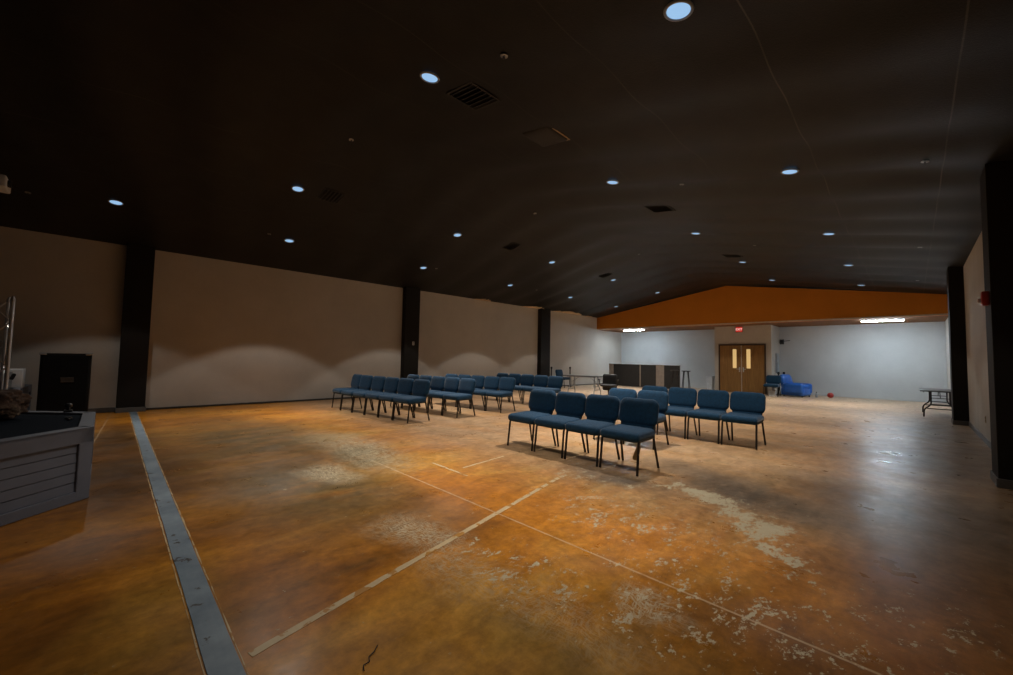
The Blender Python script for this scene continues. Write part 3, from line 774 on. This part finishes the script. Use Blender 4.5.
t = thing('panel_divider', 'long low divider of dark panels and pale boards in the back left corner', 'divider', (-9.5, 19.0, 0))
bm = B(); box(bm, (-.02, .03, .575), (3.72, .10, 1.13), .006); obj('divider_body', bm, MT['beige'], t)
bm = B(); box(bm, (-.02, .03, 1.155), (3.74, .13, .028), .006); obj('top_cap', bm, MT['white'], t, label='thin white cap')
for xa, xb in ((-1.60, -.15), (-.07, .70), (1.12, 1.85)):
    bm = B(); box(bm, ((xa+xb)/2, -.035, .575), (xb-xa, .03, 1.10), .004); obj('front_panel', bm, MT['panel'], t, label='dark charcoal panel')
def stool(x, y, rz, lab, first=None):
    if first: return dup(first, (x, y, 0), rz, lab)
    t = thing('bar_stool', lab, 'stool', (x, y, 0), rz, 'bar stools by the divider')
    bm = B(); lathe(bm, [(0, .95), (.15, .95), (.16, .96), (.155, .98), (.0, .985)], 24); obj('seat', bm, MT['black'], t, True)
    for k in range(4):
        a_ = PI/4+k*PI/2; c_, s_ = math.cos(a_), math.sin(a_)
        bm = B(); tube(bm, [(.10*c_, .10*s_, .955), (.21*c_, .21*s_, .004)], .014); obj('leg', bm, MT['black'], t, True)
    bm = B(); tube(bm, [(.165*math.cos(2*PI*k/20), .165*math.sin(2*PI*k/20), .30) for k in range(20)], .009, 8, True); obj('footring', bm, MT['metal'], t, True)
    return t
st = stool(-6.05, 15.6, .2, 'tall black bar stool standing just right of the low panel divider')
stool(-6.55, 15.8, .6, 'tall black bar stool in front of the rightmost dark divider panel', st)
t = thing('storage_bin', 'white plastic bin on the floor just left of the vestibule', 'bin', (-7.05, 21.22, 0))
bm = B(); lathe(bm, [(0, .0), (.17, .0), (.21, .58), (.21, .60), (.195, .60), (.16, .02), (0, .02)], 4, RZ(PI/4)); obj('bin_body', bm, MT['white'], t)
bm = B(); lathe(bm, [(.222, .585), (.228, .60), (.222, .625), (0, .64)], 4, RZ(PI/4)); obj('bin_lid', bm, MT['white'], t)
def stanchion(x, y, lab, first=None):
    if first: return dup(first, (x, y, 0), 0, lab)
    t = thing('stanchion_post', lab, 'post', (x, y, 0), 0, 'black stanchion posts')
    bm = B(); lathe(bm, [(0, 0), (.13, 0), (.13, .012), (.05, .035), (.03, .05), (0, .05)], 24); obj('base', bm, MT['black'], t, True)
    bm = B(); tube(bm, [(0, 0, .04), (0, 0, .90)], .03, 12); obj('pole', bm, MT['black'], t, True)
    bm = B(); lathe(bm, [(.03, .86), (.045, .88), (.045, .95), (.03, .965), (0, .97)], 16); obj('belt_head', bm, MT['black'], t, True)
    return t
p0 = stanchion(-11.16, 14.95, 'black stanchion post just behind the sideways chair by the left wall')
p0.location = (-11.82, 16.1, 0)
stanchion(-11.90, 14.75, 'black stanchion post against the left wall just past the last pilaster', p0)
stanchion(-4.02, 20.35, 'black post between the dark chair and the blue armchair, left one', p0)
stanchion(-3.90, 20.75, 'black post behind the blue armchair, right one', p0)
t = thing('blue_armchair', 'bright blue vinyl armchair by the back wall right of the vestibule', 'armchair', (-3.33, 19.95, 0), 1.35)
bm = B(); box(bm, (0, .02, .20), (.80, .78, .30), .06, 4); obj('base', bm, MT['satin'], t, True)
bm = B(); pillow(bm, .56, .62, .18, .10, T(0, -.06, .41), power=6); obj('seat_cushion', bm, MT['satin'], t, 2)
bm = B(); pillow(bm, .80, .66, .24, .16, T(0, .36, .56) @ RX(PI/2-.22), power=5); obj('backrest', bm, MT['satin'], t, 2)
for s in (-1, 1):
    bm = B(); box(bm, (s*.35, -.03, .33), (.20, .74, .42), .09, 5); obj('armrest', bm, MT['satin'], t, 2)
for sx in (-1, 1):
    for sy in (-1, 1):
        bm = B(); lathe(bm, [(0, 0), (.022, 0), (.03, .055), (0, .055)], 12, T(sx*.32, sy*.32, 0)); obj('foot', bm, MT['black'], t, True)
bm = B(); lathe(bm, [(0, 0)]+[(.105*math.sin(PI*k/16), .105-.105*math.cos(PI*k/16)) for k in range(1, 16)]+[(0, .21)], 24)
o = obj('red_ball', bm, MT['red'], None, 2); o.location = (-2.30, 20.4, 0); tag(o, 'red rubber ball on the floor by the back wall', 'ball')
t = thing('water_bottle', 'small grey bottle standing on the floor right of the blue armchair', 'bottle', (-2.72, 20.25, 0))
bm = B(); lathe(bm, [(0, 0), (.04, 0), (.042, .02), (.042, .15), (.02, .18), (.02, .19), (0, .19)], 16); obj('bottle_body', bm, MT['grey'], t, True)
bm = B(); lathe(bm, [(.022, .18), (.022, .215), (0, .218)], 12); obj('bottle_cap', bm, MT['black'], t, True)
t = thing('white_carton', 'small white box on the floor under the dark chair by the vestibule', 'box', (-4.02, 19.22, 0), .1)
bm = B(); box(bm, (0, 0, .10), (.22, .18, .20), .004); obj('carton_body', bm, MT['white'], t)
bm = B(); box(bm, (0, 0, .205), (.23, .19, .012), .003); obj('carton_lid', bm, MT['white'], t)
# on the vestibule and back wall
t = thing('electrical_panel', 'grey electrical panel on the right side of the vestibule', 'panel', (VX1, 20.85, 1.33))
bm = B(); box(bm, (.035, 0, 0), (.066, .40, .86), .005); bx_ = obj('panel_box', bm, MT['grey'], t)
bm = B(); box(bm, (.073, 0, 0), (.008, .36, .80), .003); dr = obj('panel_door', bm, MT['grey'], t)
bm = B(); box(bm, (.08, -.14, 0), (.008, .02, .08), .003); obj('latch', bm, MT['black'], dr)
t = thing('wall_bracket', 'black wall bracket with a thin arm beside the vestibule above the panel', 'bracket', (-4.10, YB, 2.30))
bm = B(); box(bm, (0, -.012, 0), (.16, .022, .22), .005); obj('wall_plate', bm, MT['black'], t)
bm = B(); tube(bm, bend([(0, -.02, 0), (0, -.20, .02), (.14, -.30, .02), (.36, -.34, .04)], .05), .016); obj('arm', bm, MT['black'], t, True)
bm = B(); lathe(bm, [(0, -.10), (.05, -.10), (.075, -.04), (.075, .05), (.03, .09), (0, .09)], 16, T(.05, -.26, .0) @ RX(.8)); obj('head', bm, MT['black'], t, True)
# exit sign
t = thing('exit_sign', 'glowing red exit sign above the double doors', 'sign', (-5.40, VY-.035, 2.81))
bm = B(); box(bm, (0, 0, 0), (.28, .05, .25), .008); obj('sign_housing', bm, MT['redd'], t)
bm = B(); box(bm, (0, -.027, 0), (.26, .006, .22), .002); fc = obj('sign_face', bm, MT['exitface'], t, label='glowing red face')
cu = bpy.data.curves.new('exit_text', 'FONT'); cu.body = 'EXIT'; cu.size = .13; cu.extrude = .003; cu.align_x = 'CENTER'; cu.align_y = 'CENTER'
to = bpy.data.objects.new('exit_text', cu); C.objects.link(to)
dg = bpy.context.evaluated_depsgraph_get(); me = bpy.data.meshes.new_from_object(to.evaluated_get(dg)); bpy.data.objects.remove(to)
me.materials.clear(); me.materials.append(MT['frost'] if False else emit('exit lettering', (1.0, .62, .55), 1.1))
lt = bpy.data.objects.new('exit_lettering', me); C.objects.link(lt); lt.parent = fc; lt.location = (0, -.034, 0); lt.rotation_euler = (PI/2, 0, 0); lt['label'] = 'pale glowing letters'
# right wall fittings
t = thing('fire_strobe', 'red fire alarm horn strobe on the near right pilaster', 'alarm', (XR-.24, 7.18, 2.12))
bm = B(); box(bm, (-.03, 0, 0), (.06, .13, .16), .012, 3); sb = obj('alarm_body', bm, MT['redd'], t, True)
bm = B(); box(bm, (-.075, .01, -.02), (.03, .07, .05), .010, 3); obj('strobe_lens', bm, MT['frost'], sb, True, 'clear white strobe lens')
def outlet(name, lab, loc, rot, m):
    t = thing(name, lab, 'outlet', loc); t.rotation_euler = rot
    bm = B(); box(bm, (0, -.004, 0), (.075, .008, .118), .003); pl = obj('cover_plate', bm, m, t)
    bm = B()
    for z in (-.025, .025): box(bm, (0, -.0095, z), (.034, .003, .028), .001)
    obj('socket', bm, MT['black'], t)
    return t
outlet('wall_outlet', 'tan electrical outlet low on the right wall between the two pilasters', (XR, 10.9, .42), (0, 0, -PI/2), MT['tan'])
outlet('wall_outlet', 'pale switch plate on the second dark pilaster of the left wall', (XL+.22, 7.28, 1.76), (0, 0, PI/2), MT['white'])
